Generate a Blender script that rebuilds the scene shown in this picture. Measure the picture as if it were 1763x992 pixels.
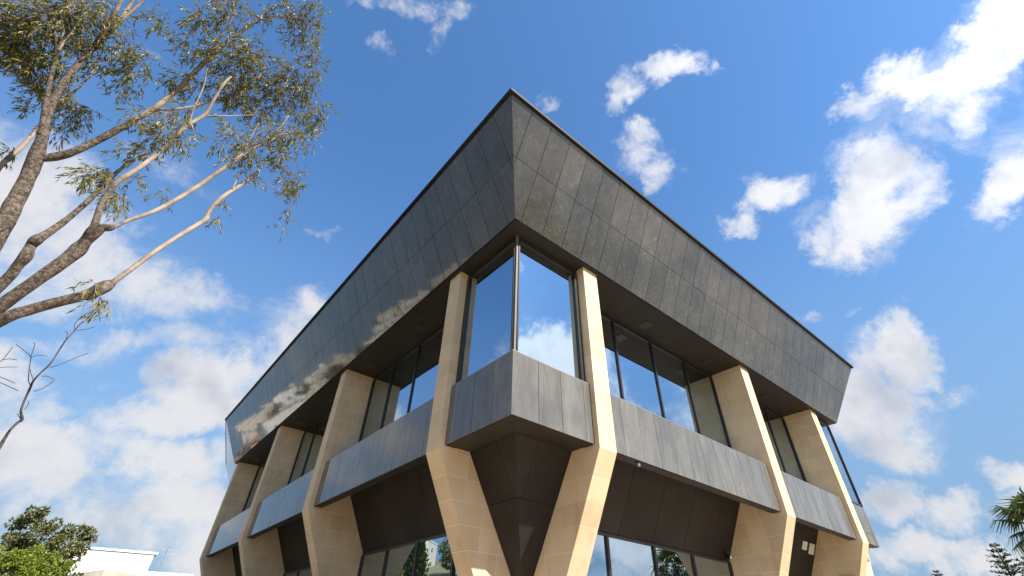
import bpy, bmesh, math, random
from mathutils import Vector, Matrix, noise as mnoise
random.seed(7)
for o in list(bpy.data.objects): bpy.data.objects.remove(o)
SC = bpy.context.scene
COL = SC.collection
H = 1.6                                   # eye height above the ground
# ------------------------------------------------------------------ camera
FPX, PITCH, YAW, ROLL = 781.0, 0.6730, 0.8997, 0.0337
CAM = Vector((-4.597, -5.724, H))
_fw = Vector((math.cos(YAW), math.sin(YAW), 0)); _rt = Vector((math.sin(YAW), -math.cos(YAW), 0)); _up = Vector((0, 0, 1))
AXF = math.cos(PITCH)*_fw + math.sin(PITCH)*_up
_U = -math.sin(PITCH)*_fw + math.cos(PITCH)*_up
AXR = math.cos(ROLL)*_rt + math.sin(ROLL)*_U
AXU = -math.sin(ROLL)*_rt + math.cos(ROLL)*_U
cd = bpy.data.cameras.new('camera'); cam = bpy.data.objects.new('camera', cd); COL.objects.link(cam)
cd.sensor_width = 36; cd.lens = FPX/1763*36; cd.clip_end = 5000; cd.clip_start = 0.05
cam.matrix_world = Matrix(((AXR.x, AXU.x, -AXF.x, CAM.x), (AXR.y, AXU.y, -AXF.y, CAM.y), (AXR.z, AXU.z, -AXF.z, CAM.z), (0, 0, 0, 1)))
SC.camera = cam
def ray(px, py):
    return (AXF + AXR*((px-881.5)/FPX) - AXU*((py-496)/FPX)).normalized()
def at(px, py, dist):                     # a sight line followed for dist metres
    return CAM + ray(px, py)*dist
def azel(az, el, dist=1.0, origin=None):
    a, e = math.radians(az), math.radians(el)
    v = Vector((math.cos(a)*math.cos(e), math.sin(a)*math.cos(e), math.sin(e)))*dist
    return v if origin is None else origin + v
# ------------------------------------------------------------------ sun, sky, exposure
SUN = Vector((0.245, -1.0, 0.97)).normalized()
SUN_EL = math.asin(SUN.z)
sd = bpy.data.lights.new('sun', 'SUN'); sd.energy = 5.0; sd.angle = math.radians(0.53); sd.color = (1.0, 0.94, 0.85)
so = bpy.data.objects.new('sun', sd); COL.objects.link(so); so.rotation_euler = SUN.to_track_quat('Z', 'Y').to_euler(); so.location = (10, -40, 40)
vs = SC.view_settings
vs.view_transform = 'Standard'; vs.look = 'None'; vs.gamma = 1; vs.use_curve_mapping = False; vs.exposure = 0.95

W = bpy.data.worlds.new('World'); SC.world = W; W.use_nodes = True
wt = W.node_tree; wt.nodes.clear()
def N(t, ty, **kw):
    n = t.nodes.new(ty)
    for k, v in kw.items():
        if k == 'inp':
            for kk, vv in v.items():
                if isinstance(vv, bpy.types.NodeSocket): t.links.new(vv, n.inputs[kk])
                else: n.inputs[kk].default_value = vv
        else: setattr(n, k, v)
    return n
def M(t, op, *a, clamp=False):
    n = t.nodes.new('ShaderNodeMath'); n.operation = op; n.use_clamp = clamp
    for i, v in enumerate(a):
        if isinstance(v, bpy.types.NodeSocket): t.links.new(v, n.inputs[i])
        else: n.inputs[i].default_value = v
    return n.outputs[0]
def mix(t, fac, a, b, blend='MIX'):
    n = t.nodes.new('ShaderNodeMix'); n.data_type = 'RGBA'; n.blend_type = blend
    for i, v in ((0, fac), (6, a), (7, b)):
        if isinstance(v, bpy.types.NodeSocket): t.links.new(v, n.inputs[i])
        else: n.inputs[i].default_value = v if i == 0 else (*v[:3], 1)
    return n.outputs[2]
def sstep(t, v, lo, hi):
    n = t.nodes.new('ShaderNodeMapRange'); n.interpolation_type = 'SMOOTHSTEP'
    t.links.new(v, n.inputs[0]); n.inputs[1].default_value = lo; n.inputs[2].default_value = hi
    return n.outputs[0]

sky = N(wt, 'ShaderNodeTexSky', sky_type='NISHITA', sun_disc=False, sun_elevation=SUN_EL, sun_rotation=math.atan2(SUN.x, SUN.y),
        air_density=1.15, dust_density=0.5, ozone_density=3.0, altitude=50)
tc = N(wt, 'ShaderNodeTexCoord')
nrm = N(wt, 'ShaderNodeVectorMath', operation='NORMALIZE', inp={0: tc.outputs['Generated']}).outputs[0]
wn = N(wt, 'ShaderNodeTexNoise', inp={'Vector': nrm, 'Scale': 7.0, 'Detail': 8.0, 'Roughness': 0.66})
wv = N(wt, 'ShaderNodeVectorMath', operation='MULTIPLY_ADD', inp={0: wn.outputs['Color'], 1: (0.16, 0.16, 0.16), 2: nrm}).outputs[0]
wv = N(wt, 'ShaderNodeVectorMath', operation='SUBTRACT', inp={0: wv, 1: (0.08, 0.08, 0.08)}).outputs[0]
# clouds of the sky: heading in the photograph's pixels, radii, tilt, steepness, core value
CLOUDS = [(745, 20, 110, 30, 10, .62, .34), (640, 10, 60, 22, 10, .6, .3), (660, 88, 22, 28, 60, .6, .25), (765, 55, 40, 25, -40, .6, .28), (950, 183, 42, 20, -25, .65, .30),
 (1150, 110, 70, 30, -15, .9, .58), (1075, 155, 60, 30, -40, .8, .45), (1215, 112, 40, 14, 0, .6, .2), (1095, 250, 45, 50, 10, .8, .5), (1125, 300, 40, 55, -20, .75, .42),
 (1335, 325, 55, 32, -25, .9, .62), (1285, 385, 38, 36, -30, .9, .58),
 (1480, 185, 55, 32, -15, 1.1, .85), (1560, 150, 80, 45, -15, 1.1, .95), (1640, 150, 80, 60, 0, .9, .75), (1735, 70, 75, 120, 10, 1.1, 1.1), (1700, 190, 70, 60, 0, .8, .7),
 (1600, 215, 90, 40, 10, .7, .38), (1500, 300, 75, 75, 10, 1.1, 1.05), (1560, 330, 70, 80, 0, 1.0, .8), (1470, 395, 90, 60, 10, 1.1, 1.05), (1745, 300, 60, 90, 10, 1.0, .95), (1700, 370, 45, 26, 0, 1.0, .6),
 (1450, 523, 20, 10, 0, .6, .2), (1385, 535, 35, 14, -20, .6, .25),
 (1530, 610, 85, 60, 0, 1.1, 1.1), (1480, 700, 90, 80, 0, 1.1, 1.1), (1530, 760, 70, 50, 0, 1.0, .8), (1620, 680, 60, 16, 0, .6, .2),
 (1535, 860, 55, 50, 0, 1.0, .8), (1630, 885, 60, 42, 0, .95, .72), (1740, 830, 60, 38, -10, 1.05, .9), (1590, 950, 150, 36, 5, .95, .75), (1700, 955, 90, 34, 0, 1.0, .85), (1740, 880, 60, 40, 0, .8, .6), (1510, 960, 60, 40, 0, .8, .6),
 (40, 330, 120, 110, 20, .8, .75), (100, 420, 150, 90, 20, .75, .72), (220, 470, 170, 80, 25, .65, .48), (60, 470, 130, 60, 0, .6, .6), (330, 500, 110, 50, 20, .6, .32), (300, 590, 200, 45, 5, .6, .40), (150, 590, 140, 40, 0, .6, .38),
 (560, 410, 45, 12, 8, .6, .24), (510, 560, 65, 52, -15, .9, .75), (470, 610, 60, 40, 0, .8, .6),
 (350, 670, 110, 58, -10, 1.0, .95), (250, 715, 95, 42, 0, .95, .8), (430, 690, 60, 50, 0, .9, .8), (120, 770, 170, 55, 8, .85, .75), (290, 800, 120, 55, 10, .9, .85), (40, 830, 140, 60, 0, .75, .6), (330, 870, 110, 50, 10, .8, .65),
 (220, 900, 180, 60, 0, .6, .5), (360, 930, 90, 50, 0, .8, .7), (390, 780, 50, 40, 0, .7, .55), (90, 690, 90, 22, 0, .6, .28), (30, 700, 50, 40, 0, .6, .3), (170, 665, 60, 14, 5, .6, .25),
 (250, 100, 60, 20, 20, .6, .16), (280, 290, 120, 40, 30, .6, .22)]
SKY_CLOUDS = []
for (x, y, rx, ry, ang, k, o) in CLOUDS:
    a = math.radians(ang); c = ray(x, y); q_ = 1.10 if o < .6 else 1.27; rx *= q_; ry *= q_; o += .06 if o < .6 else 0
    e1 = ray(x+rx*math.cos(a), y+rx*math.sin(a))-c; e2 = ray(x-ry*math.sin(a), y+ry*math.cos(a))-c
    SKY_CLOUDS.append((c, e1, e2, k, o))
for (az, el, ra, re, k, o) in [(-46, 30, 9, 4.2, 1.0, 1.15), (-52, 41, 4, 2, .8, .5), (-37, 9, 9, 4, 1.0, .7), (-28, 12, 7, 5, 1.0, .8), (-45, 19, 12, 5, .9, .9), (-50, 12, 12, 5, .9, .8), (-66, 14, 10, 5, .9, .8),
        (105, 16, 9, 4, .9, .8), (113, 20, 9, 4, .8, .7)]:
    c = azel(az, el); e1 = azel(az+ra, el)-c; e2 = azel(az, el+re)-c
    SKY_CLOUDS.append((c, e1, e2, k, o))
acc = None
for (c, e1, e2, k, o) in SKY_CLOUDS:
    a, b = e1.length, e2.length
    X = (e1-c*e1.dot(c)).normalized(); Y = c.cross(X).normalized()
    u_ = N(wt, 'ShaderNodeVectorMath', operation='DOT_PRODUCT', inp={0: wv, 1: X/a}).outputs['Value']
    v_ = N(wt, 'ShaderNodeVectorMath', operation='DOT_PRODUCT', inp={0: wv, 1: Y/b}).outputs['Value']
    l2 = M(wt, 'MULTIPLY_ADD', v_, v_, M(wt, 'MULTIPLY', u_, u_))
    v = M(wt, 'MULTIPLY_ADD', l2, -k, o)
    acc = v if acc is None else M(wt, 'MAXIMUM', acc, v)
# the same broken cloud over the rest of the sky
gn = N(wt, 'ShaderNodeTexNoise', inp={'Vector': nrm, 'Scale': 2.3, 'Detail': 3.0, 'Roughness': 0.55}).outputs['Fac']
dt = N(wt, 'ShaderNodeVectorMath', operation='DOT_PRODUCT', inp={0: nrm, 1: AXF}).outputs['Value']
inside = sstep(wt, dt, 0.48, 0.62)
gen = M(wt, 'MULTIPLY_ADD', gn, 3.4, -1.75)
gen = M(wt, 'MULTIPLY_ADD', inside, -4.0, gen)
acc = M(wt, 'MAXIMUM', acc, gen)
sep = N(wt, 'ShaderNodeSeparateXYZ', inp={0: nrm}).outputs[2]
acc = M(wt, 'ADD', acc, M(wt, 'MULTIPLY', sstep(wt, M(wt, 'MULTIPLY', sep, -1.0), -0.16, 0.0), 0.30))
fb = N(wt, 'ShaderNodeTexNoise', inp={'Vector': nrm, 'Scale': 9.0, 'Detail': 11.0, 'Roughness': 0.66, 'Distortion': 0.35}).outputs['Fac']
dens = M(wt, 'MULTIPLY_ADD', fb, 2.3, M(wt, 'SUBTRACT', acc, 1.14))
mask = sstep(wt, dens, 0.0, 0.88)
wp = N(wt, 'ShaderNodeTexNoise', inp={'Vector': nrm, 'Scale': 5.0, 'Detail': 10.0, 'Roughness': 0.68, 'Distortion': 1.3}).outputs['Fac']
wisp = M(wt, 'MULTIPLY', sstep(wt, M(wt, 'MULTIPLY_ADD', wp, 2.0, M(wt, 'MULTIPLY_ADD', acc, 0.50, -1.0)), 0.0, 0.85), 0.60)
mask = M(wt, 'MAXIMUM', mask, wisp)
sh = N(wt, 'ShaderNodeVectorMath', operation='MULTIPLY_ADD', inp={0: SUN, 1: (0.035, 0.035, 0.035), 2: nrm}).outputs[0]
fb2 = N(wt, 'ShaderNodeTexNoise', inp={'Vector': sh, 'Scale': 7.0, 'Detail': 5.0, 'Roughness': 0.55}).outputs['Fac']
core = sstep(wt, M(wt, 'ADD', M(wt, 'MULTIPLY', dens, 0.25), M(wt, 'MULTIPLY_ADD', fb2, 2.6, -1.3)), 0.10, 0.85)
CLOUD_LIT, CLOUD_DIM = (4.2, 4.22, 4.35), (2.75, 2.92, 3.35)
sd_ = M(wt, 'MAXIMUM', N(wt, 'ShaderNodeVectorMath', operation='DOT_PRODUCT', inp={0: nrm, 1: SUN}).outputs['Value'], 0.0)
glow = M(wt, 'MULTIPLY_ADD', M(wt, 'MULTIPLY', sd_, M(wt, 'MULTIPLY', sd_, sd_)), 1.5, 1.0)          # water droplets scatter forward: brighter towards the sun
ccol = N(wt, 'ShaderNodeVectorMath', operation='SCALE', inp={0: mix(wt, core, CLOUD_LIT, CLOUD_DIM), 'Scale': glow}).outputs[0]
skyc = mix(wt, 1.0, sky.outputs[0], (0.68, 1.0, 1.24), 'MULTIPLY')
skyc = mix(wt, M(wt, 'MULTIPLY', sstep(wt, M(wt, 'MULTIPLY', sep, -1.0), -0.80, -0.02), 0.92), skyc, (1.42, 2.18, 3.15))   # horizon haze
final = mix(wt, M(wt, 'MULTIPLY', mask, 0.96), skyc, ccol)
bg = N(wt, 'ShaderNodeBackground', inp={'Color': final, 'Strength': 0.1})
wo = N(wt, 'ShaderNodeOutputWorld'); wt.links.new(bg.outputs[0], wo.inputs[0])
try: W.cycles.sampling_method = 'MANUAL'; W.cycles.sample_map_resolution = 512
except Exception: pass

# ------------------------------------------------------------------ materials
def new_mat(name):
    m = bpy.data.materials.new(name); m.use_nodes = True; t = m.node_tree
    b = t.nodes['Principled BSDF']; return m, t, b
def noise_fac(t, scale, vec_scale=(1, 1, 1), detail=4, rough=.55, coord='Object', off=None):
    c = N(t, 'ShaderNodeTexCoord').outputs[coord]
    mp = N(t, 'ShaderNodeMapping', inp={'Vector': c, 'Scale': vec_scale})
    if off is not None: t.links.new(off, mp.inputs['Location'])
    return N(t, 'ShaderNodeTexNoise', inp={'Vector': mp.outputs[0], 'Scale': scale, 'Detail': detail, 'Roughness': rough}).outputs['Fac']
def simple(name, c1, c2=None, scale=3, rough=.6, vs=(1, 1, 1), bump=0, bscale=40, metal=0, rnd=0, spec=.5):
    m, t, b = new_mat(name)
    col = mix(t, sstep(t, noise_fac(t, scale, vs), .3, .7), c1, c2 or c1)
    if rnd:
        r = N(t, 'ShaderNodeObjectInfo').outputs['Random']
        v = M(t, 'MULTIPLY_ADD', r, 2*rnd, 1-rnd)
        hs = N(t, 'ShaderNodeHueSaturation', inp={'Color': col, 'Value': v}); col = hs.outputs[0]
    t.links.new(col, b.inputs['Base Color'])
    b.inputs['Roughness'].default_value = rough; b.inputs['Metallic'].default_value = metal; b.inputs['Specular IOR Level'].default_value = spec
    if bump:
        bp = N(t, 'ShaderNodeBump', inp={'Height': noise_fac(t, bscale, vs, 6, .6), 'Strength': bump, 'Distance': .02})
        t.links.new(bp.outputs[0], b.inputs['Normal'])
    return m
def granite(name, k, spec, warm):
    m, t, b = new_mat(name)
    r = N(t, 'ShaderNodeObjectInfo').outputs['Random']
    off = N(t, 'ShaderNodeCombineXYZ', inp={0: M(t, 'MULTIPLY', r, 31.0), 1: M(t, 'MULTIPLY', r, 17.0), 2: M(t, 'MULTIPLY', r, 9.0)}).outputs[0]
    f1 = noise_fac(t, 2.2, (2.2, 2.2, .6), 5, .6, off=off)
    f2 = noise_fac(t, 60, (1, 1, 1), 3, .6)
    f3 = noise_fac(t, 2.6, (6.5, 6.5, .8), 3, .55, off=off)
    col = mix(t, sstep(t, f1, .3, .72), (.105*k, .102*k, .093*k), (.150*k, .145*k, .132*k))
    f4 = noise_fac(t, .55, (1, 1, .8), 5, .65); f5 = noise_fac(t, 1.1, (2.6, 2.6, .22), 5, .6)
    col = mix(t, M(t, 'MULTIPLY', sstep(t, f4, .42, .68), .55*warm), col, (.075*k, .066*k, .052*k))
    col = mix(t, M(t, 'MULTIPLY', sstep(t, f5, .55, .72), .60*warm), col, (.21*k, .205*k, .185*k))
    col = mix(t, M(t, 'MULTIPLY', sstep(t, f3, .63, .76), .55), col, (.30, .29, .25))
    col = mix(t, M(t, 'MULTIPLY', sstep(t, f2, .4, .7), .35), col, (.03, .03, .03))
    f6 = noise_fac(t, 3.0, (9, 9, .45), 5, .65, off=off)
    col = mix(t, M(t, 'MULTIPLY', sstep(t, f6, .36, .66), .12+.50*warm**2), col, (.060*k, .056*k, .047*k))
    hs = N(t, 'ShaderNodeHueSaturation', inp={'Color': col, 'Value': M(t, 'MULTIPLY_ADD', r, .24, .90)})
    t.links.new(hs.outputs[0], b.inputs['Base Color'])
    t.links.new(M(t, 'MULTIPLY_ADD', f1, .07, .012), b.inputs['Roughness'])
    b.inputs['Specular IOR Level'].default_value = spec
    bp = N(t, 'ShaderNodeBump', inp={'Height': noise_fac(t, 2.2, (1, 1, 1), 2, .5), 'Strength': .04, 'Distance': .02})
    t.links.new(bp.outputs[0], b.inputs['Normal'])
    return m
def limestone():
    m, t, b = new_mat('cream_limestone')
    r = N(t, 'ShaderNodeObjectInfo').outputs['Random']
    f1 = noise_fac(t, 1.6, (1, 1, .7), 5, .6); f2 = noise_fac(t, 45, (1, 1, 1), 4, .6); f3 = noise_fac(t, .9, (2.5, 2.5, .5), 4, .6)
    col = mix(t, sstep(t, f1, .3, .7), (.63, .475, .300), (.69, .535, .355))
    col = mix(t, M(t, 'MULTIPLY', sstep(t, f3, .50, .74), .48), col, (.52, .34, .18))
    col = mix(t, M(t, 'MULTIPLY', sstep(t, f2, .5, .75), .18), col, (.40, .29, .18))
    hs = N(t, 'ShaderNodeHueSaturation', inp={'Color': col, 'Value': M(t, 'MULTIPLY_ADD', r, .15, .91)})
    t.links.new(hs.outputs[0], b.inputs['Base Color']); b.inputs['Roughness'].default_value = .82; b.inputs['Specular IOR Level'].default_value = .25
    bp = N(t, 'ShaderNodeBump', inp={'Height': f2, 'Strength': .25, 'Distance': .006}); t.links.new(bp.outputs[0], b.inputs['Normal'])
    return m
def mirror_glass(name, tint=(.68, .83, .95), refl=.60, dark=(.010, .011, .011)):
    m, t, b = new_mat(name); t.nodes.remove(b)
    out = t.nodes['Material Output']
    bp = N(t, 'ShaderNodeBump', inp={'Height': noise_fac(t, .55, (1, 1, 1), 1, .4), 'Strength': .10, 'Distance': .02})
    df = N(t, 'ShaderNodeBsdfDiffuse', inp={'Color': (*dark, 1)})
    gl = N(t, 'ShaderNodeBsdfGlossy', inp={'Color': (*tint, 1), 'Roughness': .005, 'Normal': bp.outputs[0]})
    fr = N(t, 'ShaderNodeFresnel', inp={'IOR': 1.5})
    fac = M(t, 'MULTIPLY_ADD', fr.outputs[0], 1-refl, refl, clamp=True)
    mx = N(t, 'ShaderNodeMixShader', inp={0: fac, 1: df.outputs[0], 2: gl.outputs[0]})
    t.links.new(mx.outputs[0], out.inputs[0]); return m
def clear_sheet():
    m, t, b = new_mat('clear_acrylic_sheet'); t.nodes.remove(b)
    tr = N(t, 'ShaderNodeBsdfTransparent', inp={'Color': (.97, .98, 1, 1)}); df = N(t, 'ShaderNodeBsdfTranslucent', inp={'Color': (.9, .9, .9, 1)})
    f = noise_fac(t, 2.5, (3, 3, .4), 4)
    mx = N(t, 'ShaderNodeMixShader', inp={0: M(t, 'MULTIPLY_ADD', f, .5, .12), 1: tr.outputs[0], 2: df.outputs[0]})
    t.links.new(mx.outputs[0], t.nodes['Material Output'].inputs[0]); return m
def leaf_mat(name, c1, c2, spec=.5, trans=.3):
    m, t, b = new_mat(name)
    gm = N(t, 'ShaderNodeNewGeometry')
    col = mix(t, gm.outputs['Random Per Island'], c1, c2)
    t.links.new(col, b.inputs['Base Color']); b.inputs['Roughness'].default_value = .38; b.inputs['Specular IOR Level'].default_value = spec
    tr = N(t, 'ShaderNodeBsdfTranslucent'); t.links.new(mix(t, 1.0, col, (1.3, 1.5, .7), 'MULTIPLY'), tr.inputs[0])
    mx = N(t, 'ShaderNodeMixShader', inp={0: trans, 1: b.outputs[0], 2: tr.outputs[0]})
    t.links.new(mx.outputs[0], t.nodes['Material Output'].inputs[0]); return m
MT = dict(
 granite=granite('weathered_dark_granite', .72, .5, 1.0), band=granite('honed_grey_granite', 1.18, .45, .4), stone=limestone(),
 mortar=simple('pale_mortar', (.78, .68, .53), (.70, .60, .46), 8, .9),
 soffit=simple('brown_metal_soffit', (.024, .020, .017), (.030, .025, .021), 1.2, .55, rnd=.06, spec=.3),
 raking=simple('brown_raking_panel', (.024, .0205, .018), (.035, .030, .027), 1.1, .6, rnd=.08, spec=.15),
 frame=simple('dark_window_frame', (.022, .020, .019), (.028, .025, .023), 5, .35),
 light_frame=simple('anodised_frame', (.30, .27, .26), (.34, .31, .30), 5, .35, metal=.6),
 post=simple('grey_corner_post', (.13, .115, .11), (.15, .135, .13), 5, .5),
 coping=simple('black_metal_coping', (.012, .012, .013), (.016, .016, .017), 3, .6, rnd=.2, spec=.2),
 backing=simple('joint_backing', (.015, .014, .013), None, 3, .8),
 glass=mirror_glass('sky_mirror_glass'),
 screen=clear_sheet(),
 core=simple('building_core', (.05, .045, .04), None, 3, .7), roof=simple('roof_gravel', (.30, .29, .27), (.36, .35, .33), 6, .9),
 white=simple('white_render', (.80, .79, .76), (.74, .73, .70), .8, .8, bump=.05),
 concrete=simple('weathered_concrete', (.36, .32, .27), (.26, .24, .21), 1.3, .9, bump=.1),
 paving=simple('pale_bounce_paving', (.50, .375, .245), (.42, .315, .20), .7, .85), grass=simple('dry_lawn', (.085, .085, .035), (.14, .115, .055), .25, .95),
 podium=simple('podium_stone', (.45, .39, .31), (.38, .33, .27), 1.2, .85), asphalt=simple('asphalt', (.05, .05, .05), (.06, .06, .058), 2, .9),
 bark=None, plastic=simple('white_plastic', (.75, .74, .70), None, 4, .4), black=simple('black_plastic', (.02, .02, .02), None, 4, .4), steel=simple('aerial_aluminium', (.35, .35, .36), None, 4, .4, metal=.8),
 gum=leaf_mat('gum_leaf', (.065, .072, .016), (.28, .25, .070), .32, .28),
 gum_dry=leaf_mat('bronzed_leaf', (.16, .12, .04), (.26, .20, .08), .6, .3),
 oak=leaf_mat('dark_olive_leaf', (.06, .075, .02), (.22, .22, .085), .4, .2), bush=leaf_mat('lime_leaf', (.11, .15, .018), (.27, .31, .045), .4, .3),
 cypress=leaf_mat('cypress_leaf', (.018, .034, .012), (.05, .07, .025), .3, .1), pine=leaf_mat('conifer_leaf', (.016, .032, .014), (.045, .065, .025), .3, .1),
 frond=leaf_mat('palm_frond', (.05, .075, .018), (.11, .13, .04), .5, .25), dead=leaf_mat('dead_frond', (.12, .08, .04), (.20, .14, .08), .3, .2),
 scrub=simple('dry_scrub', (.13, .12, .05), (.26, .21, .12), .05, .95), ochre=simple('ochre_render', (.60, .42, .28), (.55, .38, .25), .8, .85), cream=simple('cream_render', (.70, .62, .50), (.64, .57, .46), .8, .85), tile=simple('terracotta_tile', (.42, .20, .11), (.32, .15, .09), 3, .8),
 pane=mirror_glass('house_pane', (.8, .85, .9), .35, (.02, .022, .025)),
)
def bark():
    m, t, b = new_mat('gum_bark')
    at_ = N(t, 'ShaderNodeAttribute', attribute_name='age').outputs['Fac']
    f = noise_fac(t, 5, (1, 1, 1), 5, .6); f2 = noise_fac(t, 26, (1, 1, 1), 6, .7)
    pale = mix(t, sstep(t, f, .35, .65), (.32, .255, .20), (.20, .155, .12))
    dark = mix(t, sstep(t, f2, .38, .62), (.05, .039, .031), (.19, .148, .115))
    k = sstep(t, M(t, 'ADD', at_, M(t, 'MULTIPLY_ADD', f, .6, -.3)), .3, .7)
    t.links.new(mix(t, k, pale, dark), b.inputs['Base Color']); b.inputs['Roughness'].default_value = .85; b.inputs['Specular IOR Level'].default_value = .2
    bp = N(t, 'ShaderNodeBump', inp={'Height': f2, 'Strength': M(t, 'MULTIPLY_ADD', k, .8, .12), 'Distance': .03}); t.links.new(bp.outputs[0], b.inputs['Normal'])
    return m
MT['bark'] = bark()
# ------------------------------------------------------------------ helpers
def tag(o, label=None, cat=None, group=None, kind=None):
    for k, v in (('label', label), ('category', cat), ('group', group), ('kind', kind)):
        if v: o[k] = v
    return o
def empty(name, loc=(0, 0, 0), parent=None):
    o = bpy.data.objects.new(name, None); COL.objects.link(o); o.location = loc; o.empty_display_size = .3
    if parent: o.parent = parent
    return o
def link(name, me, mat, parent=None):
    o = bpy.data.objects.new(name, me); COL.objects.link(o)
    if mat is not None and not me.materials: me.materials.append(mat)
    if parent: o.parent = parent; o.matrix_parent_inverse = parent_inv(parent)
    return o
def parent_inv(p):                        # meshes are written in world coordinates; only empties carry a location
    return Matrix.Translation(p.location).inverted() if p.type == 'EMPTY' else Matrix.Identity(4)
class MB:
    def __init__(s): s.v = []; s.f = []
    def add(s, vs, fs):
        n = len(s.v); s.v += [tuple(v) for v in vs]; s.f += [tuple(i+n for i in f) for f in fs]; return s
    def prism(s, poly, vec):
        poly = [Vector(p) for p in poly]; n = len(poly); vec = Vector(vec)
        nm = Vector((0, 0, 0))
        for i in range(n): nm += poly[i].cross(poly[(i+1) % n])
        if nm.dot(vec) > 0: poly.reverse()
        fs = [tuple(range(n)), tuple(range(2*n-1, n-1, -1))] + [(i, i+n, (i+1) % n+n, (i+1) % n) for i in range(n)]
        return s.add(poly+[p+vec for p in poly], fs)
    def box(s, a, b):
        (x0, y0, z0), (x1, y1, z1) = [min(i, j) for i, j in zip(a, b)], [max(i, j) for i, j in zip(a, b)]
        return s.prism([(x0, y0, z1), (x1, y0, z1), (x1, y1, z1), (x0, y1, z1)], (0, 0, z0-z1))
    def tube(s, pts, rad, n=8, cap=True):
        pts = [Vector(p) for p in pts]; base = len(s.v); prev = None
        for i, p in enumerate(pts):
            d = (pts[min(i+1, len(pts)-1)]-pts[max(i-1, 0)]).normalized()
            if prev is None: u = d.orthogonal().normalized()
            else: u = (prev-d*prev.dot(d)); u = u.normalized() if u.length > 1e-6 else d.orthogonal().normalized()
            prev = u; w = d.cross(u)
            for k in range(n):
                a = 2*math.pi*k/n; s.v.append(tuple(p+(u*math.cos(a)+w*math.sin(a))*rad[i]))
        for i in range(len(pts)-1):
            for k in range(n):
                a, b = base+i*n+k, base+i*n+(k+1) % n; s.f.append((a, b, b+n, a+n))
        if cap:
            s.f.append(tuple(base+k for k in range(n-1, -1, -1))); e = base+(len(pts)-1)*n; s.f.append(tuple(e+k for k in range(n)))
        return s
    def mesh(s, name='mesh', smooth=False):
        me = bpy.data.meshes.new(name); me.from_pydata(s.v, [], s.f); me.update()
        if smooth: me.polygons.foreach_set('use_smooth', [True]*len(me.polygons))
        return me
    def build(s, name, mat, parent=None, smooth=False):
        return link(name, s.mesh(name, smooth), MT[mat] if isinstance(mat, str) else mat, parent)
def clip(poly, n, c):                     # keep the part of a 2-D polygon where n.p <= c
    out = []
    for i in range(len(poly)):
        a, b = poly[i], poly[(i+1) % len(poly)]
        da, db = n[0]*a[0]+n[1]*a[1]-c, n[0]*b[0]+n[1]*b[1]-c
        if da <= 0: out.append(a)
        if (da < 0 < db) or (db < 0 < da):
            t = da/(da-db); out.append((a[0]+t*(b[0]-a[0]), a[1]+t*(b[1]-a[1])))
    return out
def area(poly): return abs(sum(poly[i][0]*poly[(i+1) % len(poly)][1]-poly[(i+1) % len(poly)][0]*poly[i][1] for i in range(len(poly))))/2
def P(side, s, d, z):                     # facade coordinates: run, distance out of the wall, height over the eye
    if side == 'R': return Vector((s, -d, z+H))
    if side == 'L': return Vector((-d, s, z+H))
    if side == 'E': return Vector((RLEN+d, s, z+H))
    return Vector((s, LLEN+d, z+H))       # 'N'
OUT = dict(R=Vector((0, -1, 0)), L=Vector((-1, 0, 0)), E=Vector((1, 0, 0)), N=Vector((0, 1, 0)))
# ------------------------------------------------------------------ setting
RLEN, LLEN, T = 17.262, 24.25, 0.5
gm = MB(); gm.add([(-900, -900, 0), (900, -900, 0), (900, 900, 0), (-900, 900, 0)], [(0, 1, 2, 3)])
tag(gm.build('ground', 'grass'), kind='structure')
pm = MB(); pm.box((-7.0, -34, -.05), (RLEN+26, LLEN+12, .06)); tag(pm.build('unseen_bounce_paving', 'paving'), kind='structure')  # unseen paving, pale warm tone and extent shaped to bounce sunlight onto the facades
pm = MB(); pm.box((-24, -70, -.05), (-17, 110, .012)); tag(pm.build('road', 'asphalt'), kind='structure')
pm = MB(); pm.box((-17, -70, -.05), (-16.7, 110, .13)); tag(pm.build('kerb', 'concrete'), kind='structure')
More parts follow.
